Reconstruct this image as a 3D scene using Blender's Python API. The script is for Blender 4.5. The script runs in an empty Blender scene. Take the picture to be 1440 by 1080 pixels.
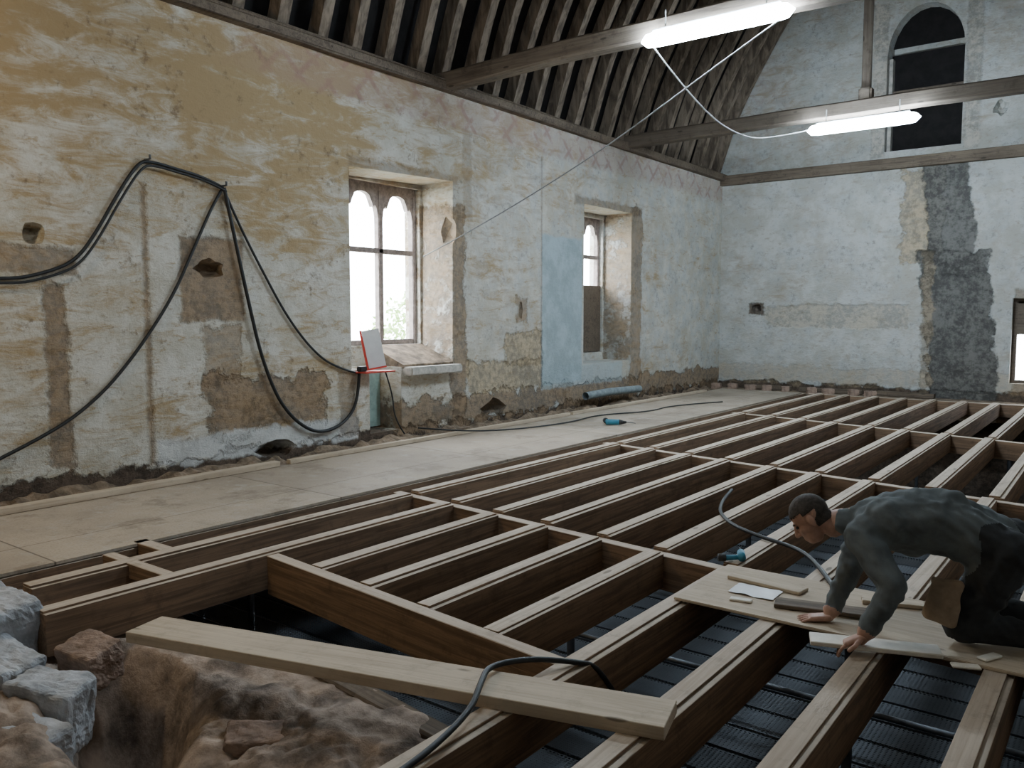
import bpy, bmesh, math, random
from mathutils import Vector, Matrix, Euler, noise as mn
random.seed(7)
C=bpy.context.scene.collection
XL=-7.9; YB=18.65; APX=-3.6; XR=1.4; KR=5.0/4.3

# ---------------------------------------------------------------- node helper
class NT:
    def __init__(s,name,rough=0.9):
        m=bpy.data.materials.new(name); m.use_nodes=True
        s.m=m; s.t=m.node_tree; s.n=s.t.nodes; s.l=s.t.links
        s.b=s.n['Principled BSDF']; s.b.inputs['Roughness'].default_value=rough
        s.tc=s.n.new('ShaderNodeTexCoord').outputs['Object']
    def put(s,sock,v):
        if isinstance(v,bpy.types.NodeSocket): s.l.new(v,sock)
        elif v is not None:
            if isinstance(v,(tuple,list)) and len(v)==3 and sock.type=='RGBA': v=(*v,1)
            sock.default_value=v
    def math(s,op,a,b=None,c=None,clamp=False):
        n=s.n.new('ShaderNodeMath'); n.operation=op; n.use_clamp=clamp
        s.put(n.inputs[0],a)
        if b is not None: s.put(n.inputs[1],b)
        if c is not None: s.put(n.inputs[2],c)
        return n.outputs[0]
    def map(s,sc=(1,1,1),rot=(0,0,0),v=None,loc=(0,0,0)):
        n=s.n.new('ShaderNodeMapping'); s.l.new(v or s.tc,n.inputs[0])
        n.inputs['Scale'].default_value=sc; n.inputs['Rotation'].default_value=rot; n.inputs['Location'].default_value=loc
        return n.outputs[0]
    def noise(s,scale,detail=4,rough=.55,v=None,dist=0):
        n=s.n.new('ShaderNodeTexNoise'); s.l.new(v or s.tc,n.inputs['Vector'])
        n.inputs['Scale'].default_value=scale; n.inputs['Detail'].default_value=detail
        n.inputs['Roughness'].default_value=rough; n.inputs['Distortion'].default_value=dist
        return n.outputs['Fac']
    def ss(s,x,a,b,lo=0.0,hi=1.0):
        n=s.n.new('ShaderNodeMapRange'); n.interpolation_type='SMOOTHSTEP'
        s.put(n.inputs[0],x); n.inputs[1].default_value=a; n.inputs[2].default_value=b
        n.inputs[3].default_value=lo; n.inputs[4].default_value=hi
        return n.outputs[0]
    def mix(s,f,a,b):
        n=s.n.new('ShaderNodeMix'); n.data_type='RGBA'
        s.put(n.inputs[0],f); s.put(n.inputs[6],a); s.put(n.inputs[7],b)
        return n.outputs[2]
    def xyz(s,v=None):
        n=s.n.new('ShaderNodeSeparateXYZ'); s.l.new(v or s.tc,n.inputs[0]); return n.outputs
    def bump(s,h,dist=.01,st=.6):
        n=s.n.new('ShaderNodeBump'); n.inputs['Strength'].default_value=st; n.inputs['Distance'].default_value=dist
        s.l.new(h,n.inputs['Height']); s.l.new(n.outputs[0],s.b.inputs['Normal'])
    def col(s,c): s.put(s.b.inputs['Base Color'],c)
    def rnd(s):
        return s.n.new('ShaderNodeObjectInfo').outputs['Random']

def simple(name,c,rough=.8,var=.25,scale=12,metal=0,bump=.003,det=5):
    t=NT(name,rough); n=t.noise(scale,det,.65)
    d=tuple(x*(1-var) for x in c); h=tuple(min(1,x*(1+var)) for x in c)
    t.col(t.mix(t.ss(n,.3,.7),d,h)); t.b.inputs['Metallic'].default_value=metal
    if bump: t.bump(n,bump)
    return t.m
def wood(name,light,dark,ax=0,rough=.8,side=None,grime=.5):
    t=NT(name,rough)
    off=t.n.new('ShaderNodeVectorMath'); off.operation='ADD'; t.l.new(t.tc,off.inputs[0])
    cb=t.n.new('ShaderNodeCombineXYZ'); t.l.new(t.math('MULTIPLY',t.rnd(),37.0),cb.inputs[0]); t.l.new(t.math('MULTIPLY',t.rnd(),11.0),cb.inputs[1])
    t.l.new(cb.outputs[0],off.inputs[1]); v=off.outputs[0]
    sc=[30,30,30]; sc[ax]=1.2
    g=t.noise(1,7,.65,t.map(tuple(sc),v=v),.9); b=t.noise(1.6,4,.5,v); d=t.noise(7,7,.75,v)
    f=t.math('ADD',t.math('MULTIPLY',g,.65),t.math('MULTIPLY',b,.35))
    c=t.mix(t.ss(f,.36,.62),dark,light)
    r=t.rnd(); c=t.mix(t.math('MULTIPLY',r,.5),c,dark)
    vo=t.n.new('ShaderNodeTexVoronoi'); vo.inputs['Scale'].default_value=1; ks=[7,7,7]; ks[ax]=2.2
    t.l.new(t.map(tuple(ks),v=v),vo.inputs['Vector'])
    c=t.mix(t.ss(vo.outputs['Distance'],.13,.08,0,.75),c,tuple(x*.35 for x in dark))
    c=t.mix(t.ss(d,.50,.70,0,grime),c,tuple(x*.45 for x in dark))
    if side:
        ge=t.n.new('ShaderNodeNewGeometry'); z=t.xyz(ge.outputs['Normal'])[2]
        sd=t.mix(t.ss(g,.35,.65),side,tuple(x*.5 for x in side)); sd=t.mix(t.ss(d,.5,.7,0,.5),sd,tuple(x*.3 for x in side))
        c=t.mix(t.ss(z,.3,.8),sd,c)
    t.col(c); t.bump(g,.004,.6); return t.m
def emis(name,c,st):
    t=NT(name); t.put(t.b.inputs['Base Color'],c); t.put(t.b.inputs['Emission Color'],c)
    t.b.inputs['Emission Strength'].default_value=st; return t.m

# ---------------------------------------------------------------- mesh helpers
def obj(name,bm,mat=None,parent=None,smooth=False):
    me=bpy.data.meshes.new(name); bm.normal_update(); bm.to_mesh(me); bm.free()
    o=bpy.data.objects.new(name,me); C.objects.link(o)
    if mat: 
        for m in (mat if isinstance(mat,list) else [mat]): me.materials.append(m)
    if smooth:
        for p in me.polygons: p.use_smooth=True
    if parent: o.parent=parent
    return o
def empty(name):
    e=bpy.data.objects.new(name,None); C.objects.link(e); e.empty_display_size=.2; return e
def addbox(bm,x0,x1,y0,y1,z0,z1,mi=0):
    vs=[bm.verts.new((x,y,z)) for x in (x0,x1) for y in (y0,y1) for z in (z0,z1)]
    for f in ((0,1,3,2),(4,6,7,5),(0,4,5,1),(2,3,7,6),(0,2,6,4),(1,5,7,3)):
        fa=bm.faces.new([vs[i] for i in f]); fa.material_index=mi
    return vs
def box(name,b,mat,parent=None,bev=0):
    bm=bmesh.new(); addbox(bm,*b)
    if bev: bmesh.ops.bevel(bm,geom=bm.edges[:],offset=bev,segments=2,affect='EDGES')
    bmesh.ops.recalc_face_normals(bm,faces=bm.faces[:])
    return obj(name,bm,mat,parent)
def beam(name,p0,p1,w,h,mat,parent=None,bev=.004,profile=None,twist=0):
    """timber along local X from p0 to p1; p are the TOP centre line"""
    p0=Vector(p0);p1=Vector(p1);d=p1-p0;L=d.length;d.normalize()
    s=Vector((0,0,1)).cross(d)
    s=Vector((0,1,0)) if s.length<1e-4 else s.normalized()
    u=d.cross(s)
    bm=bmesh.new()
    for (y0,y1,z0,z1) in (profile or [(-w/2,w/2,-h,0)]):
        addbox(bm,0,L,y0,y1,z0,z1)
    if bev: bmesh.ops.bevel(bm,geom=bm.edges[:],offset=bev,segments=1,affect='EDGES')
    bmesh.ops.recalc_face_normals(bm,faces=bm.faces[:])
    o=obj(name,bm,mat,parent)
    M=Matrix((d,s,u)).transposed().to_4x4()@Matrix.Rotation(twist,4,'X'); M.translation=p0; o.matrix_world=M
    return o
def tube(name,pts,r,mat,parent=None,kind='NURBS',res=6):
    cu=bpy.data.curves.new(name,'CURVE'); cu.dimensions='3D'; cu.bevel_depth=r; cu.bevel_resolution=3; cu.resolution_u=res
    sp=cu.splines.new(kind); sp.points.add(len(pts)-1)
    for i,p in enumerate(pts): sp.points[i].co=(*p,1)
    if kind=='NURBS': sp.use_endpoint_u=True; sp.order_u=3
    cu.materials.append(mat)
    o=bpy.data.objects.new(name,cu); C.objects.link(o)
    if parent: o.parent=parent
    return o
def cut(o,cutters):
    for c in cutters:
        md=o.modifiers.new('b','BOOLEAN'); md.operation='DIFFERENCE'; md.solver='EXACT'; md.object=c
    bpy.context.view_layer.update()
    dg=bpy.context.evaluated_depsgraph_get()
    me=bpy.data.meshes.new_from_object(o.evaluated_get(dg)); o.modifiers.clear()
    old=o.data; o.data=me; bpy.data.meshes.remove(old)
    for c in cutters: bpy.data.objects.remove(c)
def prism(name,poly,axis,a,b,mat=None):
    bm=bmesh.new()
    P=(lambda u,z,t:(u,t,z)) if axis=='y' else (lambda u,z,t:(t,u,z))
    A=[bm.verts.new(P(u,z,a)) for u,z in poly]; B=[bm.verts.new(P(u,z,b)) for u,z in poly]
    bm.faces.new(A); bm.faces.new(B[::-1]); n=len(poly)
    for i in range(n): bm.faces.new((A[i],B[i],B[(i+1)%n],A[(i+1)%n]))
    bmesh.ops.recalc_face_normals(bm,faces=bm.faces[:])
    return obj(name,bm,mat)
def blobcut(c,r,seed):
    bm=bmesh.new(); bmesh.ops.create_icosphere(bm,subdivisions=2,radius=1)
    for v in bm.verts:
        k=1+.5*mn.noise(v.co*1.7+Vector((seed,0,0)))
        v.co=Vector((c[0]+v.co.x*r[0]*k,c[1]+v.co.y*r[1]*k,c[2]+v.co.z*r[2]*k))
    return obj('cutter',bm)

# ---------------------------------------------------------------- materials
def plaster(name,patches,left=True):
    t=NT(name,.95); X=t.xyz(); u=X[1] if left else X[0]; z=X[2]
    white=(.69,.67,.605); tan=(.42,.305,.165); brown=(.21,.145,.085)
    if not left: white=(.62,.625,.60)
    big=t.noise(.55,6,.6)
    rot=(math.radians(28),0,0) if left else (0,math.radians(20),0)
    st=t.noise(1,8,.72,t.map((2.2,1.6,5.5),rot),.8)
    st2=t.noise(1,7,.72,t.map((6,5,14),rot),.5)
    fine=t.noise(13,5,.65); edge=t.noise(3.2,7,.65); med=t.noise(1.7,8,.75)
    if left:
        amt=t.math('MULTIPLY',t.ss(z,1.2,4.4),t.ss(u,14,3))
        amt=t.math('MULTIPLY',amt,.15)
    else: amt=t.math('MULTIPLY',t.ss(z,4.6,5.2),.03)
    f=t.math('ADD',t.math('ADD',t.math('MULTIPLY',st,.6),t.math('MULTIPLY',big,.4)),amt)
    white=t.mix(t.ss(med,.40,.60),white,tuple(x*k for x,k in zip(white,(.80,.78,.73))))
    c=t.mix(t.ss(f,.49,.65),white,tan if left else (.42,.36,.28))
    c=t.mix(t.ss(st2,.54,.67,0,.75),c,tan if left else (.40,.35,.28))
    c=t.mix(t.ss(t.math('ADD',t.math('MULTIPLY',fine,.5),t.math('MULTIPLY',edge,.5)),.54,.66,0,.75),c,brown)
    bl=t.math('MULTIPLY',t.ss(u,7,12),t.ss(edge,.4,.6)) if left else t.ss(edge,.4,.7)
    c=t.mix(t.math('MULTIPLY',bl,.45),c,(.50,.55,.58))
    hgt=t.math('ADD',t.math('MULTIPLY',st2,.6),t.math('MULTIPLY',fine,.5))
    for p in patches:
        (u0,u1,z0,z1,co,st_,amp)=p[:7]; sh=p[7] if len(p)>7 else 0
        uu=t.math('SUBTRACT',u,t.math('MULTIPLY',z,sh)) if sh else u
        du=t.math('SUBTRACT',t.math('ABSOLUTE',t.math('SUBTRACT',uu,(u0+u1)/2)),(u1-u0)/2)
        dz=t.math('SUBTRACT',t.math('ABSOLUTE',t.math('SUBTRACT',z,(z0+z1)/2)),(z1-z0)/2)
        d=t.math('ADD',t.math('MAXIMUM',du,dz),t.math('MULTIPLY',t.math('SUBTRACT',edge,.5),amp))
        d=t.math('ADD',d,t.math('MULTIPLY',t.math('SUBTRACT',fine,.5),.06))
        mk=t.ss(d,.03,-.03,0,st_)
        smooth_paint = co in (BL,WH)
        k=.84 if smooth_paint else .5
        fm=t.math('ADD',t.math('MULTIPLY',fine,.5),t.math('MULTIPLY',med,.5))
        cc=t.mix(t.ss(med if smooth_paint else fm,.40,.60),tuple(x*k for x in co),tuple(min(1,x*(1.1 if smooth_paint else 1.35)) for x in co))
        c=t.mix(mk,c,cc)
        if not smooth_paint: hgt=t.math('SUBTRACT',hgt,t.math('MULTIPLY',mk,.8))
    # faint remains of painted frieze
    dia=t.math('ADD',t.math('PINGPONG',t.math('ADD',u,0.),.22),t.math('PINGPONG',z,.22))
    ln=t.math('MULTIPLY',t.ss(t.math('ABSOLUTE',t.math('SUBTRACT',dia,.22)),.07,.02),t.ss(edge,.42,.58))
    band=t.math('MULTIPLY',t.math('MULTIPLY',t.ss(z,4.2,4.34),t.ss(z,4.74,4.68)),t.ss(u,5.0,6.6)) if left else t.math('MULTIPLY',t.ss(z,4.9,5.4),t.ss(big,.5,.65,0,.3))
    c=t.mix(t.math('MULTIPLY',t.math('MULTIPLY',ln,band),.6),c,(.34,.16,.13))
    c=t.mix(t.math('MULTIPLY',band,.38),c,(.44,.32,.27))
    t.col(c); t.bump(hgt,.04,.85); return t.m

BR=(.26,.18,.11); DK=(.11,.08,.058); TN=(.43,.34,.22); WH=(.68,.69,.68); BL=(.42,.52,.56)
mL=plaster('plaster_left',[
 (-4,20,-3,.10,DK,1,.5),(7.9,20,.0,.42,BR,.85,.7),
 (4.8,5.55,1.55,2.42,BR,.85,.18),(3.45,3.65,.2,1.9,BR,.8,.3),(3.0,3.75,1.98,2.22,BR,.7,.25),
 (5.05,6.7,.32,.95,BR,.85,.7),(5.05,5.5,.9,1.5,BR,.6,.5),(4.5,7.2,.06,.34,WH,.9,.25),
 (4.40,4.46,.1,2.9,BR,.75,.06),(6.9,7.2,.1,.9,BR,.6,.3),
 (9.03,9.35,.1,3.2,BR,.8,.45),(9.4,11.3,.45,.9,TN,.8,.4),(10.3,11.3,.8,1.35,TN,.8,.4),
 (11.3,12.55,.45,2.95,BL,.95,.16),(11.3,14.0,.38,.75,BL,.6,.25),(11.27,11.31,.4,4.2,BR,.5,.05),
 (14.3,14.75,.2,3.7,BR,.7,.4),(12.3,14.7,3.55,3.7,BR,.6,.2),(7.1,9.2,3.45,3.6,BR,.5,.2),
 (10.6,10.9,1.5,1.9,BR,.7,.3),(9.3,9.5,3.0,4.3,BR,.4,.2)],True)
CH=(.15,.145,.135)
mB=plaster('plaster_back',[
 (-9,2,-3,.12,DK,1,.4),(-9,2,.1,.5,TN,.35,.5),(-6.8,-3.8,1.35,1.85,(.47,.42,.33),.6,.3),
 (-4.0,-3.2,2.7,4.62,TN,.75,.6),(-3.36,-2.12,-.1,2.9,CH,.97,.5,-.10),(-3.10,-2.25,2.4,4.64,CH,.95,.45,-.12),
 (-3.55,-3.35,-.1,2.9,(.36,.29,.20),.6,.4,0),
 (-1.9,-1.25,.1,2.1,BR,.6,.3),(-7.2,-6.85,1.65,1.9,DK,.9,.25),
 (-4.65,-4.38,4.9,8.0,(.48,.44,.38),.7,.12),(-2.92,-2.65,4.9,8.0,(.48,.44,.38),.7,.12)],False)
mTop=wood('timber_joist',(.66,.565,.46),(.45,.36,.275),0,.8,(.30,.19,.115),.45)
mPlank=wood('timber_plank',(.64,.54,.41),(.46,.37,.27),0,.8,None,.35)
mOld=wood('timber_old',(.22,.17,.125),(.10,.075,.055),0,.85)
mTie=wood('timber_tie',(.20,.16,.125),(.10,.078,.06),0,.85)
t=NT('rafter_oak',.85); g=t.noise(1,6,.65,t.map((9,9,2.2)),.6)
t.col(t.mix(t.ss(g,.35,.65),(.11,.083,.06),(.28,.22,.165))); t.bump(g,.01); mRaf=t.m
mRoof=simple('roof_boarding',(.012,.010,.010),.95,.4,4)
t=NT('walkway_board',.75); n1=t.noise(.9,7,.65); n2=t.noise(60,4,.6); n3=t.noise(4,7,.75); X=t.xyz()
c=t.mix(t.ss(n1,.35,.65),(.53,.445,.345),(.38,.315,.245)); c=t.mix(t.ss(n2,.45,.7,0,.4),c,(.26,.20,.15)); c=t.mix(t.ss(n3,.5,.7,0,.6),c,(.56,.53,.49))
wn=t.n.new('ShaderNodeTexWhiteNoise'); wn.noise_dimensions='1D'; t.l.new(t.math('FLOOR',t.math('DIVIDE',X[1],2.44)),wn.inputs['W'])
c=t.mix(t.math('MULTIPLY',wn.outputs['Value'],.45),c,(.30,.245,.19))
n4=t.noise(1.3,8,.8,t.map((1,1,1),loc=(5,3,0))); c=t.mix(t.ss(n4,.51,.63,0,.65),c,(.22,.175,.13))
sm=t.ss(t.math('PINGPONG',X[1],1.22),.010,.003,0,.75); c=t.mix(sm,c,(.08,.06,.04))
s2=t.ss(t.math('ABSOLUTE',t.math('ADD',X[0],6.13)),.008,.002,0,.7); c=t.mix(s2,c,(.08,.06,.04)); t.col(c); t.bump(n2,.002); mWalk=t.m
mEarth=simple('earth',(.22,.165,.115),1,.55,6,0,.05,8)
mRub=simple('rubble',(.32,.25,.20),1,.6,5,0,.06,9)
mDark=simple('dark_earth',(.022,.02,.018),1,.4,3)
mStone=simple('pale_stone',(.45,.465,.49),.9,.42,5,0,.04,9)
mStoneR=simple('red_stone',(.31,.22,.17),.9,.4,7,0,.03,9)
mLedge=simple('sill_stone',(.46,.44,.40),.9,.3,9,0,.01)
mCable=simple('cable_rubber',(.018,.02,.022),.5,.2,20,0,0)
mWire=simple('wire_grey',(.35,.36,.36),.5,.1,20,0,0)
mFrame=simple('window_oak',(.28,.23,.21),.8,.3,14)
mRed=simple('red_paint',(.60,.05,.03),.5,.1); mWhite=simple('white_panel',(.74,.76,.79),.4,.05,8,0,0)
mBlue=simple('blue_plastic',(.04,.22,.32),.45,.1); mBlk=simple('black_plastic',(.02,.02,.02),.5,.2)
mSteel=simple('steel_tube',(.16,.17,.185),.5,.2,10,.8,0)
t=NT('perforated_steel',.75); t.b.inputs['Metallic'].default_value=.2
X=t.xyz(); a=t.math('SUBTRACT',t.math('FRACT',t.math('MULTIPLY',X[0],34)),.5); b=t.math('SUBTRACT',t.math('FRACT',t.math('MULTIPLY',X[1],41)),.5)
d=t.math('SQRT',t.math('ADD',t.math('MULTIPLY',a,a),t.math('MULTIPLY',b,b)))
wn=t.n.new('ShaderNodeTexWhiteNoise'); wn.noise_dimensions='1D'; t.l.new(t.math('FLOOR',t.math('DIVIDE',t.math('SUBTRACT',X[1],3.3),.335)),wn.inputs['W'])
t.col(t.mix(t.math('MULTIPLY',wn.outputs['Value'],t.noise(1.5,6,.7)),(.030,.034,.040),(.17,.19,.22)))
t.l.new(t.ss(d,.26,.30),t.b.inputs['Alpha']); mGrate=t.m
mLamp=emis('fluorescent_bloom',(.72,.87,1.0),185); mLamp2=emis('fluorescent_bloom_dim',(.80,.91,1.0),58)

# ---------------------------------------------------------------- room shell
prof=[(-7.95,4.8),(-7.36,6.36),(-6.13,8.44),(-4.98,9.75),(-3.6,10.85)]
def cr(P,n=5):
    out=[]; Q=[tuple(2*a-b for a,b in zip(P[0],P[1]))]+P+[tuple(2*a-b for a,b in zip(P[-1],P[-2]))]
    for i in range(1,len(Q)-2):
        for k in range(n):
            s=k/n; out.append(tuple(.5*(2*Q[i][j]+(Q[i+1][j]-Q[i-1][j])*s+(2*Q[i-1][j]-5*Q[i][j]+4*Q[i+1][j]-Q[i+2][j])*s*s+(3*Q[i][j]-Q[i-1][j]-3*Q[i+1][j]+Q[i+2][j])*s**3) for j in (0,1)))
    out.append(P[-1]); return out
pl=cr(prof)
def offs(P,d):
    o=[]
    for i,p in enumerate(P):
        a=P[max(0,i-1)];b=P[min(len(P)-1,i+1)]
        tx,tz=b[0]-a[0],b[1]-a[1];l=math.hypot(tx,tz)
        o.append((p[0]-tz/l*d,p[1]+tx/l*d))
    return o
def mir(P): return [(APX+(APX-x)*KR,z) for x,z in P]
sk=offs(pl,.24); sk[-1]=(APX,sk[-1][1]); sk=[(sk[0][0]-.04,4.5)]+sk
outer=offs(pl,.40); outer[-1]=(APX,outer[-1][1]); outer=[(outer[0][0]-.04,4.5)]+outer
full=sk+mir(sk)[::-1][1:]; fullo=outer+mir(outer)[::-1][1:]
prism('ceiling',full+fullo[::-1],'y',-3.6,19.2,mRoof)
gable=[(-8.8,-2.4)]+[(-8.8,4.8)]+sk[1:]+mir(sk)[::-1][1:-1]+[(2.3,4.8),(2.3,-2.4)]
wb=prism('wall_back',gable,'y',YB,YB+.7,mB)
prism('wall_front',gable,'y',-3.7,-3.0,mB)
wl=box('wall_left',(-8.8,XL,-3.0,YB,-2.4,4.8),mL)
box('wall_right',(XR,2.3,-3.0,YB,-2.4,4.8),mB)
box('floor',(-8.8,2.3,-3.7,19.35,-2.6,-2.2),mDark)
def cbox(*b):
    bm=bmesh.new(); addbox(bm,*b); bmesh.ops.recalc_face_normals(bm,faces=bm.faces[:]); return obj('cutter',bm)
cut(wl,[prism('c',[(7.12,.92),(9.05,.92),(9.08,3.52),(7.12,3.46)],'x',-8.5,-7.6),cbox(-9,-8.4,7.6,9.02,1.2,3.45),
        cbox(-8.35,-7.6,7.42,8.0,.08,1.0),
        cbox(-8.5,-7.6,12.6,14.32,.75,3.58),cbox(-9,-8.4,12.95,14.25,.9,3.5),
        blobcut((-7.9,5.15,2.1),(.25,.17,.10),1),blobcut((-7.9,3.4,2.34),(.25,.10,.10),3),
        blobcut((-7.9,9.02,2.82),(.25,.16,.2),5),blobcut((-7.9,5.95,.08),(.3,.26,.1),8),
        blobcut((-7.9,10.72,1.7),(.1,.05,.16),9),blobcut((-7.9,10.0,.2),(.3,.3,.14),19)])
arch=[(-4.38,5.0)]+[(-4.38,6.9)]+[(-3.67-.71*math.cos(a),6.9+.95*math.sin(a)) for a in [math.pi*k/12 for k in range(1,12)]]+[(-2.96,6.9),(-2.96,5.0)]
cut(wb,[prism('c',arch,'y',18.4,19.15),cbox(-1.95,-1.2,18.3,19.6,.3,1.95),blobcut((-2.3,YB,5.6),(.12,.2,.14),4),
        blobcut((-7.02,YB,1.78),(.13,.2,.1),6),blobcut((-6.6,YB,6.1),(.1,.2,.1),7)])

e=empty('window_3')
box('shutter_board',(-4.36,-2.98,18.98,19.02,5.02,7.0),mRoof,e)
prism('head_board',[(p[0]*.985-.055,p[1]) for p in arch[2:-2]],'y',18.98,19.02,mRoof).parent=e
box('cross_rail',(-4.36,-2.98,18.85,18.95,6.15,6.25),mTie,e)
box('bright_slit',(-4.37,-4.3,18.8,18.98,5.02,6.9),mLedge,e)  # pale strip standing in for the bright slit of light at the left edge
e=empty('window_4')
for b in ((-1.95,-1.87,18.8,18.9,.3,1.95),(-1.3,-1.2,18.8,18.9,.3,1.95),(-1.87,-1.3,18.8,18.9,1.85,1.95),(-1.87,-1.3,18.8,18.9,1.25,1.9),(-1.87,-1.3,18.8,18.9,.3,.36)):
    box('frame_piece',b,mTie,e)

def window(name,y0,y1,z0,z1,zt,mul,x=-8.62,shut=0):
    e=empty(name); w=.07
    bs=[(y0,y0+w,z0,z1),(y1-w,y1,z0,z1),(y0+w,y1-w,z0,z0+w),(y0+w,y1-w,zt-w/2,zt+w/2)]
    for m in mul: bs.append((m-.045,m+.045,z0+w,z1))
    for i,b in enumerate(bs): box('frame_%d'%i,(x-.05,x+.05,*b),mFrame,e,.01)
    ed=[y0+w]+list(mul)+[y1-w]
    for i in range(len(ed)-1):
        a=ed[i]+(.045 if i else 0); b=ed[i+1]-(.045 if i<len(ed)-2 else 0); c=(a+b)/2; r=(b-a)/2
        top=z1; zs=z1-.55
        arc=[(a,zs)]
        N=20
        for k in range(N+1):
            s=k/N; ang=math.pi*(1-s)
            yy=c+r*math.cos(ang); zz=zs+(.42*math.sin(ang)**.8 if 0<s<1 else 0)
            zz-= .10*math.exp(-((abs(s-.5)-.24)/.05)**2)
            arc.append((yy,zz))
        poly=[(a,top)]+arc[1:]+[(b,top)]
        prism('tracery_%d'%i,poly,'x',x-.04,x+.04,mFrame).parent=e
    if shut: 
        box('shutter',(x+.055,x+.09,y0+.02,y1-.02,z0+.02,shut),mOld,e)
    return e
window('window_1',7.6,9.02,1.2,3.45,2.52,[8.31])
window('window_2',12.95,14.25,.9,3.5,2.75,[13.6],shut=2.2)
e=empty('trim_1')
prism('sill',[(-8.5,1.2),(-8.5,.9),(-7.88,.9),(-7.88,.95)],'y',8.02,9.04,mEarth).parent=e
box('seat_slab',(-8.3,-7.72,8.02,9.08,.80,.92),mLedge,e,.02)
box('niche_back',(-8.34,-8.3,7.43,7.99,.1,.9),simple('green_limewash',(.30,.41,.37),.9,.2,8),e)
bm=bmesh.new(); addbox(bm,-8.3,-7.78,-3,18.65,4.72,4.86); bmesh.ops.subdivide_edges(bm,edges=bm.edges[:],cuts=30)
for v in bm.verts: v.co+=Vector((mn.noise(v.co*1.1)*.025,0,mn.noise(v.co*.9+Vector((9,0,0)))*.03))
obj('trim_2',bm,mOld)
box('trim_3',(-7.9,1.4,18.5,18.68,4.62,4.84),mOld)
box('trim_4',(1.28,1.8,-3,18.65,4.72,4.86),mOld)

# ---------------------------------------------------------------- roof frame
bm=bmesh.new(); N=len(pl)
def rib(P,y,w,dp):
    I=P; O=offs(P,dp); O[-1]=(P[-1][0],P[-1][1]+dp*1.2)
    pr=None
    for i in range(len(P)):
        jw=w*(1+.10*mn.noise(Vector((i*.5,y*3,0)))); dy=.02*mn.noise(Vector((i*.2,y*7,3)))
        q=[bm.verts.new((I[i][0],y-jw/2+dy,I[i][1])),bm.verts.new((I[i][0],y+jw/2+dy,I[i][1])),bm.verts.new((O[i][0],y+jw/2+dy,O[i][1])),bm.verts.new((O[i][0],y-jw/2+dy,O[i][1]))]
        if pr:
            for k in range(4): bm.faces.new((pr[k],pr[(k+1)%4],q[(k+1)%4],q[k]))
        else: bm.faces.new(q[::-1])
        pr=q
    bm.faces.new(pr)
y=-2.8; ys=[]
while y<18.5: ys.append(y); y+=.56
prr=mir(pl)
for y in ys:
    d=random.uniform(-.03,.05)
    rib(offs(pl,-d),y,.15,.2)
    P=[(x,z) for x,z in prr]
    O=[(APX+(APX-a)*KR,b) for a,b in offs(pl,.2)]
    pr=None
    for i in range(N):
        q=[bm.verts.new((P[i][0],y-.07,P[i][1])),bm.verts.new((P[i][0],y+.07,P[i][1])),bm.verts.new((O[i][0],y+.07,O[i][1])),bm.verts.new((O[i][0],y-.07,O[i][1]))]
        if pr:
            for k in range(4): bm.faces.new((pr[k],pr[(k+1)%4],q[(k+1)%4],q[k]))
        pr=q
bmesh.ops.recalc_face_normals(bm,faces=bm.faces[:])
obj('roof_rafters',bm,mRaf)
for yy in (-1.36,3.78,8.92,14.06):
    e=empty('tie_beam')
    bm=bmesh.new(); addbox(bm,-8.1,1.6,yy-.11,yy+.11,4.74,4.97); bmesh.ops.subdivide_edges(bm,edges=[ed for ed in bm.edges if abs(ed.verts[0].co.x-ed.verts[1].co.x)>1],cuts=24)
    for v in bm.verts:
        v.co.z+=.03*mn.noise(Vector((v.co.x*.6,yy,1)))+.05*math.cos((v.co.x+3.6)/4.6*1.5); v.co.y+=.03*mn.noise(Vector((v.co.x*.5,yy,7)))
    bmesh.ops.bevel(bm,geom=[ed for ed in bm.edges if ed.is_boundary==False and ed.calc_face_angle(0)>1],offset=.025,segments=1,affect='EDGES')
    bmesh.ops.recalc_face_normals(bm,faces=bm.faces[:])
    o=obj('tie',bm,mTie,e)
    b=beam('king_post',(-3.6,yy,4.9),(-3.6,yy,10.6),.13,.13,mTie,e,.02); 
    b.matrix_world=Matrix.Translation((-3.6,yy+0,4.9))@Matrix.Rotation(-math.pi/2,4,'Y')@Matrix.Translation((0,0,.065))
    box('post_foot',(-3.70,-3.50,yy-.1,yy+.1,4.95,5.2),mTie,e,.03)

# ---------------------------------------------------------------- fluorescent lamps
def lamp(x0,x1,y,z,m=None):
    e=empty('fluorescent_lamp')
    L=x1-x0
    bm=bmesh.new()
    r=.085; seg=20  # fatter than a bare tube: the lamp's bloom is built into the shape
    rings=[]
    for k in range(25):
        s=k/24; x=x0+L*s; q=math.sqrt(max(0,1-(abs(s-.5)*2)**14))*.92+.08
        rings.append([bm.verts.new((x,y+r*q*math.cos(2*math.pi*j/seg),z+r*q*math.sin(2*math.pi*j/seg))) for j in range(seg)])
    for a,b in zip(rings,rings[1:]):
        for j in range(seg): bm.faces.new((a[j],a[(j+1)%seg],b[(j+1)%seg],b[j]))
    bm.faces.new(rings[0][::-1]); bm.faces.new(rings[-1])
    bmesh.ops.recalc_face_normals(bm,faces=bm.faces[:])
    obj('bloom_tube',bm,m or mLamp,e,True)
    box('batten',(x0+.15,x1-.15,y-.03,y+.03,z+.087,z+.11),mWhite,e,.005)
    for x in (x0+.3,x1-.3): tube('hanger',[(x,y,z+.1),(x,y,z+.3)],.008,mWire,e,'POLY')
    return e
lamp(-4.72,-2.96,8.74,4.74); lamp(-4.45,-2.76,13.88,4.60); lamp(-4.4,-2.8,3.6,4.66,mLamp2)
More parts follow.
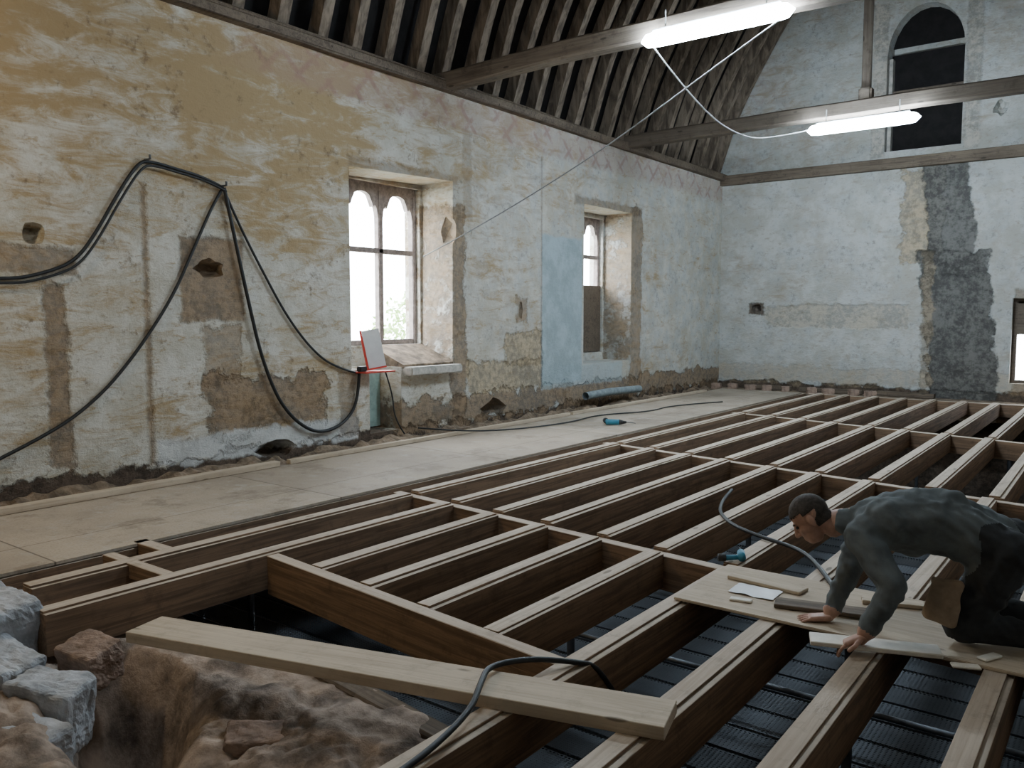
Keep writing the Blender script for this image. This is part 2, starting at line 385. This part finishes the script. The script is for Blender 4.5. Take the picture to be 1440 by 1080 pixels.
def pt(name,loc,p,c,s=.15):
    l=bpy.data.lights.new(name,'POINT'); l.energy=p; l.color=c; l.shadow_soft_size=s
    o=bpy.data.objects.new(name,l); o.location=loc; C.objects.link(o)
pt('halogen_work_lamp',(-6.3,.9,3.7),120,(1,.80,.50))
pt('undercroft_lamp',(-6.2,5.4,-1.75),10,(.8,.9,1),.05)

# ---------------------------------------------------------------- floor frame
fr=empty('floor_joist_frame')
xs=[-5.23+.535*i for i in range(10)]+[.12,.66,1.2]
A=lambda x:5.42-.12*(x+5.23); B_=lambda x:9.2-.19*(x+5.3); Cc=lambda x:13.45-.24*(x+5.3); D=lambda x:17.75
T1=lambda x:3.42-.11*(x+4.66)
def joist(x,y0,y1):
    j=random.uniform(-.018,.018)
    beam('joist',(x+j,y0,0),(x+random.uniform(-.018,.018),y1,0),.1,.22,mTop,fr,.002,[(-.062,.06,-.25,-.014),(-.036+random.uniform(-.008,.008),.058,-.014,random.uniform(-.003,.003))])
for i,x in enumerate(xs):
    if i==0: y0=2.12
    elif i==1: y0=1.97
    elif i<6: y0=T1(x)+.05
    else: y0=-.2 if i>6 else .6
    if i>9: y0=-.5
    joist(x,y0,A(x)-.05); joist(x+random.uniform(-.02,.02),A(x)+.05,B_(x)-.05); joist(x,B_(x)+.05,Cc(x)-.05); joist(x,Cc(x)+.05,D(x)-.05)
TP=[(-.045,.045,-.27,-.03)]
for f in (A,B_,Cc):
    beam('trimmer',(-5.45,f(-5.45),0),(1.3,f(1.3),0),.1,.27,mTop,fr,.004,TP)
beam('trimmer',(-5.5,D(0),0),(1.35,D(0),0),.1,.27,mTop,fr,.004,TP)
beam('trimmer',(-4.60,T1(-4.60),0),(-2.075,T1(-2.075),0),.09,.25,mTop,fr,.004,[(-.045,.045,-.27,-.005)])
beam('nogging',(-5.5,2.75,0),(-4.72,2.75,0),.09,.1,mTop,fr,.004,[(-.04,.04,-.1,.0)])
beam('nogging',(-5.65,3.05,.0),(-5.29,3.05,.0),.09,.1,mTop,fr,.004,[(-.05,.05,-.1,.0)])
beam('edge_joist',(-5.62,-.5,-.03),(-5.62,17.8,-.03),.08,.22,mTop,fr)
for f in (A,B_,Cc,D):
    for x in (-5.4,-3.35,-1.25,.9):
        o=tube('prop',[(x,f(x),-2.2),(x,f(x),-.26)],.03,mSteel,fr,'POLY')
for x in (-2.02,-1.48,-.95,-.4,.14):
    tube('prop',[(x,-.1 if x>-1.9 else .7,-2.2),(x,-.1 if x>-1.9 else .7,-.24)],.03,mSteel,fr,'POLY')
e=empty('walkway')
box('boards',(-7.35,-5.58,-.6,17.55,-.022,0),mWalk,e)
for x in (-7.2,-6.4): beam('bearer',(x,-.6,-.024),(x,17.5,-.024),.08,.2,mTop,e)
for yy in (.5,4.5,8.5,12.5,16.8):
    tube('prop',[(-6.4,yy,-2.2),(-6.4,yy,-.22)],.03,mSteel,e,'POLY')
    tube('prop',[(-7.2,yy,-2.2),(-7.2,yy,-.22)],.03,mSteel,e,'POLY')
beam('timber_batten',(-7.26,1.2,.058),(-7.29,5.5,.058),.10,.055,mPlank)
beam('timber_batten',(-7.30,5.65,.05),(-7.29,11.2,.05),.07,.047,mPlank)
beam('timber_batten',(-7.30,11.3,.05),(-7.28,16.5,.05),.07,.047,mPlank)

# rubble strip at the wall foot
bm=bmesh.new(); nx,ny=10,420
V=[[None]*(ny+1) for _ in range(nx+1)]
for i in range(nx+1):
    for j in range(ny+1):
        x=-7.89+.5*i/nx; y=-2+19.8*j/ny
        z=-.12+.10*(1-i/nx)+.08*mn.noise(Vector((x*3,y*1.5,0)))+.07*mn.noise(Vector((x*8,y*6,2)))+.04*abs(mn.noise(Vector((x*20,y*16,2))))
        if i==nx: z=-.3
        V[i][j]=bm.verts.new((x,y,z))
for i in range(nx):
    for j in range(ny): bm.faces.new((V[i][j],V[i+1][j],V[i+1][j+1],V[i][j+1]))
bmesh.ops.recalc_face_normals(bm,faces=bm.faces[:])
obj('rubble_strip',bm,mEarth)
# rubble mound in the foreground
bm=bmesh.new(); nx,ny=250,190; V=[[None]*(ny+1) for _ in range(nx+1)]
def sm(a,b,x):
    t=max(0,min(1,(x-a)/(b-a))); return t*t*(3-2*t)
vor=lambda p:mn.voronoi(p)[0]
for i in range(nx+1):
    for j in range(ny+1):
        x=-5.9+4.5*i/nx; y=-.4+3.5*j/ny
        h=-.22-.10*(x+5)*.45
        h+=.13*mn.noise(Vector((x*1.1,y*1.3,5)))+.06*mn.noise(Vector((x*3.3,y*3.3,1)))
        q=Vector((x,y,0))+.12*Vector((mn.noise(Vector((x*3,y*3,7))),mn.noise(Vector((x*3,y*3,17))),0))
        v1=vor(q*3.2); h+=.07*min(.35,v1[1]-v1[0])
        v2=vor(q*9+Vector((3,1,0))); h+=.035*min(.4,v2[1]-v2[0])
        v3=vor(q*22+Vector((3,1,0))); h+=.016*min(.4,v3[1]-v3[0])
        h+=.02*mn.noise(Vector((x*14,y*14,1)))+.015*abs(mn.noise(Vector((x*30,y*30,4))))
        px=x+3.95; py=y-2.02; uu=(px*.72-py*.2)/.42; vv=(px*.35+py*.94)/.27
        h-=.75*math.exp(-(uu*uu+vv*vv)**1.5)
        back=2.72+.22*mn.noise(Vector((x*1.2,0,0)))-.02*(x+4)+.12*mn.noise(Vector((x*5,y*5,0)))
        h-=1.5*sm(back,back+.3,y)
        h-=.8*sm(-2.15,-1.6,x)
        if i in(0,nx) or j in (0,ny): h=-2.15
        V[i][j]=bm.verts.new((x,y,max(min(h,-.27+.03*mn.noise(Vector((x*9,y*9,1)))) if x>-5.4 and y>1.9 else h,-2.15)))
for i in range(nx):
    for j in range(ny): bm.faces.new((V[i][j],V[i+1][j],V[i+1][j+1],V[i][j+1]))
bmesh.ops.recalc_face_normals(bm,faces=bm.faces[:])
obj('rubble_mound',bm,mRub,None,True)
def stone(name,c,s,seed,mat,rot=(0,0,0),parent=None):
    bm=bmesh.new(); bmesh.ops.create_cube(bm,size=2); bmesh.ops.subdivide_edges(bm,edges=bm.edges[:],cuts=17,use_grid_fill=True)
    for v in bm.verts:
        p=v.co.copy(); l=(abs(p.x)**12+abs(p.y)**12+abs(p.z)**12)**(1/12); p=p/l
        k=1+.11*mn.noise(p*1.1+Vector((seed,0,0)))+.05*mn.noise(p*3+Vector((seed,3,0)))+.03*mn.noise(p*8+Vector((seed,3,0)))
        vv=vor(p*1.2+Vector((seed*2.3,0,0))); k-=.10*max(0,.25-(vv[1]-vv[0]))
        p*=k
        v.co=Vector((p.x*s[0],p.y*s[1],p.z*s[2]))
    o=obj(name,bm,mat,parent,False)
    o.matrix_world=Matrix.Translation(c)@Euler(rot).to_matrix().to_4x4()
    return o
e=empty('broken_masonry')
stone('block_a',(-4.95,1.84,-.13),(.22,.14,.21),1,mStone,(.05,.10,.12),e)
stone('block_b',(-4.62,1.72,-.31),(.21,.13,.21),2,mStone,(.1,.2,.2),e)
stone('block_c',(-4.22,1.78,-.36),(.18,.13,.18),3,mStone,(0,.15,.5),e)
stone('block_d',(-4.40,2.08,-.24),(.14,.11,.11),4,mStoneR,(.2,.1,.2),e)
stone('block_e',(-3.96,1.54,-.40),(.18,.15,.14),6,mStone,(0,.1,.3),e)
stone('block_f',(-5.15,1.35,-.15),(.25,.2,.2),7,mStone,(0,.1,.1),e)
stone('block_g',(-4.5,1.35,-.28),(.2,.15,.18),8,mStone,(.1,.1,.5),e)
stone('block_h',(-3.2,2.25,-.40),(.14,.10,.08),9,mStoneR,(.1,.1,.9),e)
stone('block_j',(-2.8,1.95,-.44),(.12,.10,.08),13,mStoneR,(.1,.1,1.4),e)
beam('old_floor_timber',(-3.55,2.80,-.24),(-2.15,2.68,-.29),.13,.12,mOld,None,.012)

# scaffold deck below
e=empty('scaffold_deck')
bm=bmesh.new(); y=3.3
while y<12:
    addbox(bm,-7.6,1.3,y,y+.30,-1.215,-1.2); 
    y+=.335
bmesh.ops.recalc_face_normals(bm,faces=bm.faces[:])
obj('perforated_planks',bm,mGrate,e)
for x in (-7.2,-5,-2.6,-.3,1.2): 
    tube('ledger',[(x,3.2,-1.26),(x,12.2,-1.26)],.024,mSteel,e,'POLY')
    for yy in (3.4,7.3,12): tube('standard',[(x+.07,yy,-2.2),(x+.07,yy,-.9)],.024,mSteel,e,'POLY')
for yy in (5.5,7.5): tube('guard_tube',[(-7.5,yy,-.95),(1.2,yy,-.95)],.02,mSteel,e,'POLY')

beam('loose_plank',(-4.02,2.18,.02),(-1.38,2.86,.058),.24,.055,mPlank,None,.003)
e=empty('working_board')
box('sheet',(-2.02,.55,4.2,4.98,.004,.02),mPlank,e,.003)
beam('offcut_board',(-1.52,4.42,.045),(-1.02,4.55,.045),.13,.022,mOld)
beam('offcut_board',(-1.9,4.75,.042),(-1.45,4.70,.042),.12,.02,mPlank)
beam('offcut_board',(-1.15,4.75,.045),(-.85,4.85,.045),.08,.022,mPlank)
mPine=simple('planed_pine',(.76,.71,.62),.6,.1,9)
beam('held_board',(-1.20,4.0,.05),(-.66,4.2,.05),.13,.022,mPine)
for k,(x,y,r) in enumerate(((-.60,4.10,.4),(-.5,4.25,1.1),(-1.75,4.35,.2),(-1.0,4.34,2.0))):
    beam('wood_offcut',(x,y,.034),(x+.12*math.cos(r),y+.12*math.sin(r),.034),.05,.012,mPine)
bm=bmesh.new(); bmesh.ops.create_grid(bm,x_segments=10,y_segments=8,size=1)
for v in bm.verts:
    v.co=Vector((-1.68+v.co.x*.13,4.55+v.co.y*.09,.028+.008*mn.noise(v.co*2)))
obj('paper_sheet',bm,mWhite,None,True)

# ---------------------------------------------------------------- cables on wall
xw=XL+.03
def W(yz,dx=0): return [(xw+dx,a,b) for a,b in yz]
e=empty('wall_cable')
c1=[(2.2,1.95),(3.1,1.9),(3.5,2.0),(3.75,2.12),(3.95,2.4),(4.15,2.75),(4.38,3.1),(4.5,3.13),(4.8,3.09),(5.1,3.05),(5.32,2.97)]
tube('run_a',W(c1),.016,mCable,e); tube('run_b',W([(a+.02,b-.04) for a,b in c1],.03),.012,mCable,e)
tube('drop_a',W([(5.32,2.97),(5.2,2.8),(4.95,2.3),(4.7,1.8),(4.3,1.25),(3.9,.82),(3.4,.5),(2.6,.2)]),.016,mCable,e)
tube('loop_a',W([(5.32,2.97),(5.42,2.5),(5.6,1.7),(5.75,1.1),(6.0,.55),(6.4,.22),(6.75,.2),(7.05,.35),(7.18,.6),(7.2,.88)],.02),.020,mCable,e)
tube('loop_b',W([(5.32,2.97),(5.5,2.6),(5.8,2.1),(6.1,1.62),(6.45,1.22),(6.8,.98),(7.2,.88)]),.014,mCable,e)
for a,b in ((4.47,3.14),(5.32,2.99)): tube('hook',[(XL-.05,a,b),(XL+.09,a,b),(XL+.09,a,b+.04)],.012,mSteel,e,'POLY')
tube('overhead_wire',[(XL,8.45,2.42),(-6.9,8.5,2.78),(-5.2,8.65,3.55),(-3.9,8.7,4.25),(-3.0,8.74,4.72)],.008,mWire)
tube('overhead_wire',[(-4.6,8.76,4.7),(-4.65,10.2,4.25),(-4.75,12,4.2),(-4.7,13.3,4.45),(-4.4,13.88,4.62)],.010,mWire)
tube('floor_cable',[(-2.9,7.2,.015),(-2.75,6.5,.02),(-2.45,6.0,.02),(-2.1,5.75,.02),(-1.75,5.6,.02),(-1.5,5.2,.03),(-1.35,4.9,.035)],.014,mCable)
tube('floor_cable',[(-1.94,3.6,-.5),(-1.94,3.3,-.05),(-2.0,3.1,.025),(-2.12,2.95,.06),(-2.2,2.75,.075),(-2.12,2.6,.08),(-2.02,2.4,.04),(-1.95,1.9,.02),(-1.97,1.2,.02)],.013,mCable)
tube('floor_cable',[(-7.6,8.0,.12),(-7.2,8.4,.06),(-6.9,9.2,.02),(-6.7,10.4,.02),(-6.9,11.4,.02),(-6.4,12.4,.02),(-6.6,13.4,.02),(-6.1,14.6,.02)],.011,mCable)

e=empty('white_notice_board')
bm=bmesh.new(); addbox(bm,-.01,.01,-.12,.10,0,.50); b0=obj('panel',bm,mWhite,e)
bm=bmesh.new(); addbox(bm,-.014,.014,-.15,-.122,-.01,.51); addbox(bm,-.014,.014,-.122,.105,-.012,.008); b1=obj('red_edge',bm,mRed,e)
e.matrix_world=Matrix.Translation((-7.77,7.46,.945))@Matrix.Rotation(math.radians(-38),4,'Z')@Matrix.Rotation(math.radians(10),4,'X')@Matrix.Rotation(math.radians(-10),4,'Y')
e=empty('socket_shelf')
box('shelf',(-7.92,-7.68,7.15,7.68,.885,.903),mRed,e,.004); box('socket_block',(-7.86,-7.78,7.16,7.28,.905,.97),mBlk,e,.01)
tube('lead',[(-7.8,7.6,.9),(-7.78,7.72,.6),(-7.74,7.7,.25),(-7.7,7.85,.05)],.01,mCable,e)
def drill(name,loc,rz,s=1,mat=mBlue):
    e=empty(name)
    def cyl(n,p0,p1,r0,r1,m):
        bm=bmesh.new(); d=Vector(p1)-Vector(p0)
        bmesh.ops.create_cone(bm,cap_ends=True,segments=16,radius1=r0,radius2=r1,depth=d.length)
        o=obj(n,bm,m,e,True); q=Vector((0,0,1)).rotation_difference(d)
        o.matrix_local=Matrix.Translation((Vector(p0)+Vector(p1))/2)@q.to_matrix().to_4x4()
    cyl('motor',(-.1,0,.04),(.06,0,.04),.035,.035,mat); cyl('gearbox',(.06,0,.04),(.11,0,.04),.034,.022,mBlk)
    cyl('chuck',(.11,0,.04),(.15,0,.04),.02,.014,mBlk); cyl('bit',(.15,0,.04),(.26,0,.03),.005,.004,mSteel)
    cyl('handle',(-.05,0,.035),(-.1,.15,.03),.022,.025,mat); cyl('battery',(-.1,.14,.035),(-.115,.2,.035),.034,.034,mBlk)
    e.matrix_world=Matrix.Translation(loc)@Matrix.Rotation(rz,4,'Z')@Matrix.Scale(s,4)
drill('power_drill',(-6.1,10.6,.0),.5,1.2); drill('power_drill',(-2.02,5.2,.0),2.0,.75)
tube('drain_pipe',[(-7.72,12.4,.2),(-7.7,13.2,.22),(-7.68,14.3,.2)],.07,simple('pipe_grey_blue',(.24,.29,.31),.5),None,'POLY')
box('floor_slab',(-7.9,1.4,17.85,18.65,-.4,-.06),mEarth)
for a in ((-7.2,18.5,.04,-6.1,18.45),(-5.9,18.4,.04,-4.6,18.45),(-4.3,18.5,.04,-3.2,18.4)):
    beam('scrap_timber',(a[0],a[1],a[2]),(a[3],a[4],a[2]),.12,.09,mOld)
e=empty('fallen_stones')
for k in range(9):
    stone('stone_%d'%k,(-7.7+k*.42+random.uniform(-.1,.1),17.95+.12*(k%2),.0),(random.uniform(.06,.14),.08,.08),20+k,mStoneR,(0,0,k*.1),e)

# ---------------------------------------------------------------- worker
def hull(bm,pts):
    tmp=bmesh.new()
    for c,r in pts:
        bmesh.ops.create_icosphere(tmp,subdivisions=2,radius=r,matrix=Matrix.Translation(c))
    g=bmesh.ops.convex_hull(tmp,input=tmp.verts[:])
    dele=[x for x in g['geom_interior'] if isinstance(x,bmesh.types.BMVert)]
    bmesh.ops.delete(tmp,geom=dele,context='VERTS')
    me=bpy.data.meshes.new('t'); tmp.to_mesh(me); tmp.free(); bm.from_mesh(me); bpy.data.meshes.remove(me)
def ell(bm,c,r,R=None):
    M=Matrix.Translation(c)@((R or Matrix.Identity(3)).to_4x4())@Matrix.Diagonal((*r,1))
    bmesh.ops.create_icosphere(bm,subdivisions=3,radius=1,matrix=M)
def finish(name,bm,mats,parent,voxel,it,lab=None,disp=None):
    o=obj(name,bm,mats,parent)
    md=o.modifiers.new('r','REMESH'); md.mode='VOXEL'; md.voxel_size=voxel
    s=o.modifiers.new('s','SMOOTH'); s.factor=.5; s.iterations=it
    bpy.context.view_layer.update(); dg=bpy.context.evaluated_depsgraph_get()
    me=bpy.data.meshes.new_from_object(o.evaluated_get(dg)); o.modifiers.clear(); o.data=me
    me.materials.clear()
    for m in mats: me.materials.append(m)
    if disp:
        ns=[v.normal.copy() for v in me.vertices]
        for v,n in zip(me.vertices,ns): v.co+=n*disp(v.co)
    for p in me.polygons:
        p.use_smooth=True
        if lab: p.material_index=lab(p.center)
    return o
skin=simple('skin',(.46,.27,.20),.55,.12,30,0,.001)
hairm=simple('hair_grey_brown',(.06,.05,.043),.8,.4,60,0,.004)
sweat=simple('sweater_grey',(.125,.142,.147),.95,.2,9,0,.006)
trou=simple('trousers_dark',(.035,.037,.04),.95,.25,9,0,.006)
shoe=simple('boot_leather',(.03,.022,.018),.6,.2); tanm=simple('pouch_leather',(.34,.25,.17),.8,.2)
wk=empty('kneeling_worker')
V3=Vector
J=dict(pel=V3((-.48,4.58,.49)),mid=V3((-.73,4.52,.595)),che=V3((-.97,4.43,.575)),nk=V3((-1.14,4.38,.545)),
 sl=V3((-1.03,4.24,.52)),el=V3((-.86,4.12,.32)),wl=V3((-.955,4.06,.115)),
 sr=V3((-1.10,4.60,.52)),er=V3((-1.15,4.53,.29)),wr=V3((-1.20,4.36,.08)),
 hl=V3((-.47,4.49,.46)),kl=V3((-.60,4.43,.115)),al=V3((-.20,4.56,.09)),tl=V3((-.08,4.58,.06)),
 hr=V3((-.47,4.70,.46)),kr=V3((-.63,4.76,.115)),ar=V3((-.22,4.86,.09)),tr=V3((-.10,4.88,.06)))
segs=[]
def cap(bm,a,b,ra,rb,lab):
    hull(bm,[(a,ra),(b,rb)]); segs.append((a,b,lab))
bm=bmesh.new()
s=lambda p,dx=0,dy=0,dz=0:p+V3((dx,dy,dz))
for d in (-.09,.09):
    hull(bm,[(s(J['che'],.02,d,.0),.135),(s(J['mid'],0,d*.8,-.01),.145)]); hull(bm,[(s(J['mid'],0,d*.8,-.01),.145),(s(J['pel'],-.02,d*.9,.0),.135)])
hull(bm,[(s(J['mid'],0,0,.01),.15),(s(J['che'],.05,0,.02),.14)])
hull(bm,[(s(J['mid'],.0,0,-.06),.12),(s(J['che'],.08,0,-.06),.11)])
segs+= [(J['che'],J['mid'],0),(J['mid'],s(J['pel'],-.04,0,.03),0),(s(J['che'],0,-.1),s(J['mid'],0,-.1),0),(s(J['che'],0,.1),s(J['mid'],0,.1),0),(s(J['mid'],0,-.09,-.1),s(J['pel'],-.10,-.09,-.06),0),(s(J['pel'],.02,-.05,-.06),s(J['pel'],.12,.05,-.08),1)]
cap(bm,s(J['che'],-.03),s(J['nk'],.02),.12,.075,0); cap(bm,J['nk'],s(J['nk'],-.10,-.02,.0),.06,.058,2)
hull(bm,[(s(J['nk'],.0,0,0),.075),(s(J['nk'],-.035,-.01,.0),.071)]); segs.append((s(J['nk'],.0,0,0),s(J['nk'],-.035,-.01,0),0))
cap(bm,s(J['che'],0,-.08,0),J['sl'],.12,.092,0); cap(bm,s(J['che'],-.01,.08,0),J['sr'],.12,.092,0)
cap(bm,J['sl'],J['el'],.086,.066,0); cap(bm,J['el'],J['wl'],.066,.046,0); 
cap(bm,J['sr'],J['er'],.086,.066,0); cap(bm,J['er'],J['wr'],.066,.046,0)
hem=(J['wl']-J['el']).normalized(); her=(J['wr']-J['er']).normalized()
cap(bm,J['wl'],J['wl']+hem*.05,.032,.028,2); cap(bm,J['wr'],J['wr']+her*.045,.032,.028,2)
for h,k,a,t_ in (('hl','kl','al','tl'),('hr','kr','ar','tr')):
    cap(bm,s(J[h],.02,0,.02),J[k],.13,.092,1); cap(bm,J[k],J[a],.085,.058,1)
    cap(bm,J[a],s(J[t_]),.048,.038,3); cap(bm,s(J[a],.03,0,.02),s(J[a],.05,0,-.01),.042,.036,3)
def near(p):
    best=1e9;l=0
    for a,b,k in segs:
        d=b-a; t=max(0,min(1,(p-a).dot(d)/max(1e-9,d.length_squared))); q=(p-(a+d*t)).length
        if q<best: best=q;l=k
    return l
def wr_(p):
    k=near(p)
    if k==2 or p.z<.06: return 0
    fold=math.sin((p.x*1.2+p.z*.9+.25*mn.noise(p*5))*38)
    return .013*mn.noise(V3((p.x*9,p.y*9,p.z*14)))+.009*mn.noise(V3((p.x*24+p.z*20,p.y*22,p.z*16)))+.0035*fold*(.5+mn.noise(p*4))
finish('body',bm,[sweat,trou,skin,shoe],wk,.009,4,near,wr_)
F_=V3((-.70,-.22,-.68)).normalized(); U_=V3((-.66,-.05,.74)); U_=(U_-F_*U_.dot(F_)).normalized(); S_=U_.cross(F_)
HM=Matrix((F_,S_,U_)).transposed().to_4x4(); HM.translation=V3((-1.315,4.335,.55))
bm=bmesh.new()
ell(bm,(-.012,0,.03),(.098,.077,.093)); ell(bm,(.035,0,-.035),(.058,.06,.085)); ell(bm,(.05,0,-.085),(.038,.042,.03))
hull(bm,[((.088,0,.012),.010),((.112,0,-.032),.013)]); hull(bm,[((.1,.014,-.036),.008),((.1,-.014,-.036),.008)])
hull(bm,[((.078,.035,.022),.012),((.078,-.035,.022),.012)]); 
hull(bm,[((.088,.018,-.064),.006),((.088,-.018,-.064),.006)]); hull(bm,[((.086,.015,-.075),.007),((.086,-.015,-.075),.007)])
for q in (-1,1):
    ell(bm,(-.005,q*.078,-.012),(.019,.010,.032)); ell(bm,(.058,q*.04,-.03),(.022,.02,.024))
hull(bm,[((-.045,0,-.03),.058),((-.06,0,-.10),.056)])
def hl(p):
    x,y,z=p
    if abs(y)>.073 and z<.03: return 0
    if z>.052+.012*mn.noise(p*60) and x<.082: return 1
    if x<-.012 and z>-.055: return 1
    if x<.015 and abs(y)>.05 and z>0: return 1
    return 0
h=finish('head',bm,[skin,hairm],wk,.0045,3,hl,lambda p:.005 if hl(p)==1 else 0); h.matrix_world=HM
for q in (-1,1):
    bm=bmesh.new(); ell(bm,(.079,q*.03,.002),(.010,.013,.008)); o=obj('eye',bm,mBlk,wk,True); o.matrix_world=HM
    bm=bmesh.new(); hull(bm,[((.090,q*.018,.022),.005),((.080,q*.048,.022),.004)]); o=obj('eyebrow',bm,hairm,wk,True); o.matrix_world=HM
def hand(name,M,thumb,curl,spread=.06):
    bm=bmesh.new()
    hull(bm,[((0,.018,0),.018),((0,-.018,0),.018),((.085,.033,.002),.013),((.085,-.03,0),.012),((.085,.0,.004),.013)])
    for i,(yy,L) in enumerate(((.034,.072),(.012,.080),(-.010,.075),(-.031,.060))):
        yy*=thumb; p=V3((.082,yy,0)); a=-.05; sp=spread*(1.2-i*.8)*thumb
        for k,fr_ in enumerate((.45,.32,.23)):
            a-=curl[k]*(1+.08*i); q=p+V3((math.cos(a)*math.cos(sp),math.sin(sp),math.sin(a)))*L*fr_
            hull(bm,[(p,.0095-.001*k),(q,.0088-.001*k)]); p=q
    p=V3((.022,.03*thumb,-.004))
    for q,r in ((V3((.055,.062*thumb,-.012)),.011),(V3((.088,.070*thumb,-.018)),.0095)):
        hull(bm,[(p,r+.002),(q,r)]); p=q
    o=finish(name,bm,[skin],wk,.0035,2); o.matrix_world=M
def frame(o,f,u):
    f=V3(f).normalized(); u=V3(u); u=(u-f*u.dot(f)).normalized(); sd=u.cross(f)
    M=Matrix((f,sd,u)).transposed().to_4x4(); M.translation=o; return M
hand('hand_right',frame(J['wr']+her*.045,(-.85,-.35,-.10),(0,0,1)),-1,(.05,.12,.12),.12)
hand('hand_left',frame(J['wl']+hem*.03,(-.55,-.25,-.30),(-.3,0,1)),1,(.2,.35,.3),.05)
bm=bmesh.new(); hull(bm,[((-.72,4.345,.33),.022),((-.62,4.345,.33),.022),((-.74,4.325,.17),.03),((-.64,4.325,.15),.03)])
finish('tool_pouch',bm,[tanm],wk,.008,2,None,lambda p:.012*mn.noise(p*14))

# ---------------------------------------------------------------- outside
t=NT('leaf',.6); r=t.noise(1.2); t.col(t.mix(r,(.20,.34,.10),(.42,.58,.22))); mLeaf=t.m
bm=bmesh.new()
TR=((-14.2,15.2,.9,1.4),(-15.5,13.2,-.3,1.4),(-16,26,.6,2.0))
for k in range(3600):
    cc=random.choice(TR)
    v=V3((random.gauss(0,1),random.gauss(0,1),random.gauss(0,1))).normalized()*random.uniform(.3,1)**.5*cc[3]
    p=V3(cc[:3])+v; a=V3((random.gauss(0,1),random.gauss(0,1),random.gauss(0,1))).normalized(); b=a.orthogonal().normalized()
    L=random.uniform(.06,.11)
    bm.faces.new([bm.verts.new(p+a*L),bm.verts.new(p+b*L*.5),bm.verts.new(p-a*L),bm.verts.new(p-b*L*.5)])
for cx,cy,_,_ in TR:
    addbox(bm,cx-.08,cx+.08,cy-.08,cy+.08,-2.2,.3)
obj('garden_trees',bm,mLeaf)
box('ground_outside',(-40,-8.8,-20,50,-2.4,-2.2),simple('pale_gravel',(.45,.46,.40),1,.2,2))
w=bpy.data.worlds.new('sky'); bpy.context.scene.world=w; w.use_nodes=True
w.node_tree.nodes['Background'].inputs[0].default_value=(.84,.92,1,1); w.node_tree.nodes['Background'].inputs[1].default_value=26
for (yc,w_,h_,zc) in ((8.31,1.4,2.2,2.33),(13.6,1.3,2.6,2.2)):
    l=bpy.data.lights.new('window_portal','AREA'); l.shape='RECTANGLE'; l.size=h_; l.size_y=w_; l.cycles.is_portal=True
    o=bpy.data.objects.new('window_portal',l); C.objects.link(o); o.matrix_world=Matrix.Translation((-8.82,yc,zc))@Matrix.Rotation(-math.pi/2,4,'Y')

cam=bpy.data.cameras.new('camera'); cam.lens=29.125; cam.sensor_width=36; cam.clip_start=.05
co=bpy.data.objects.new('camera',cam); C.objects.link(co); co.location=(0,0,1.6)
co.rotation_euler=(math.radians(90-4.66),0,math.radians(37)); bpy.context.scene.camera=co
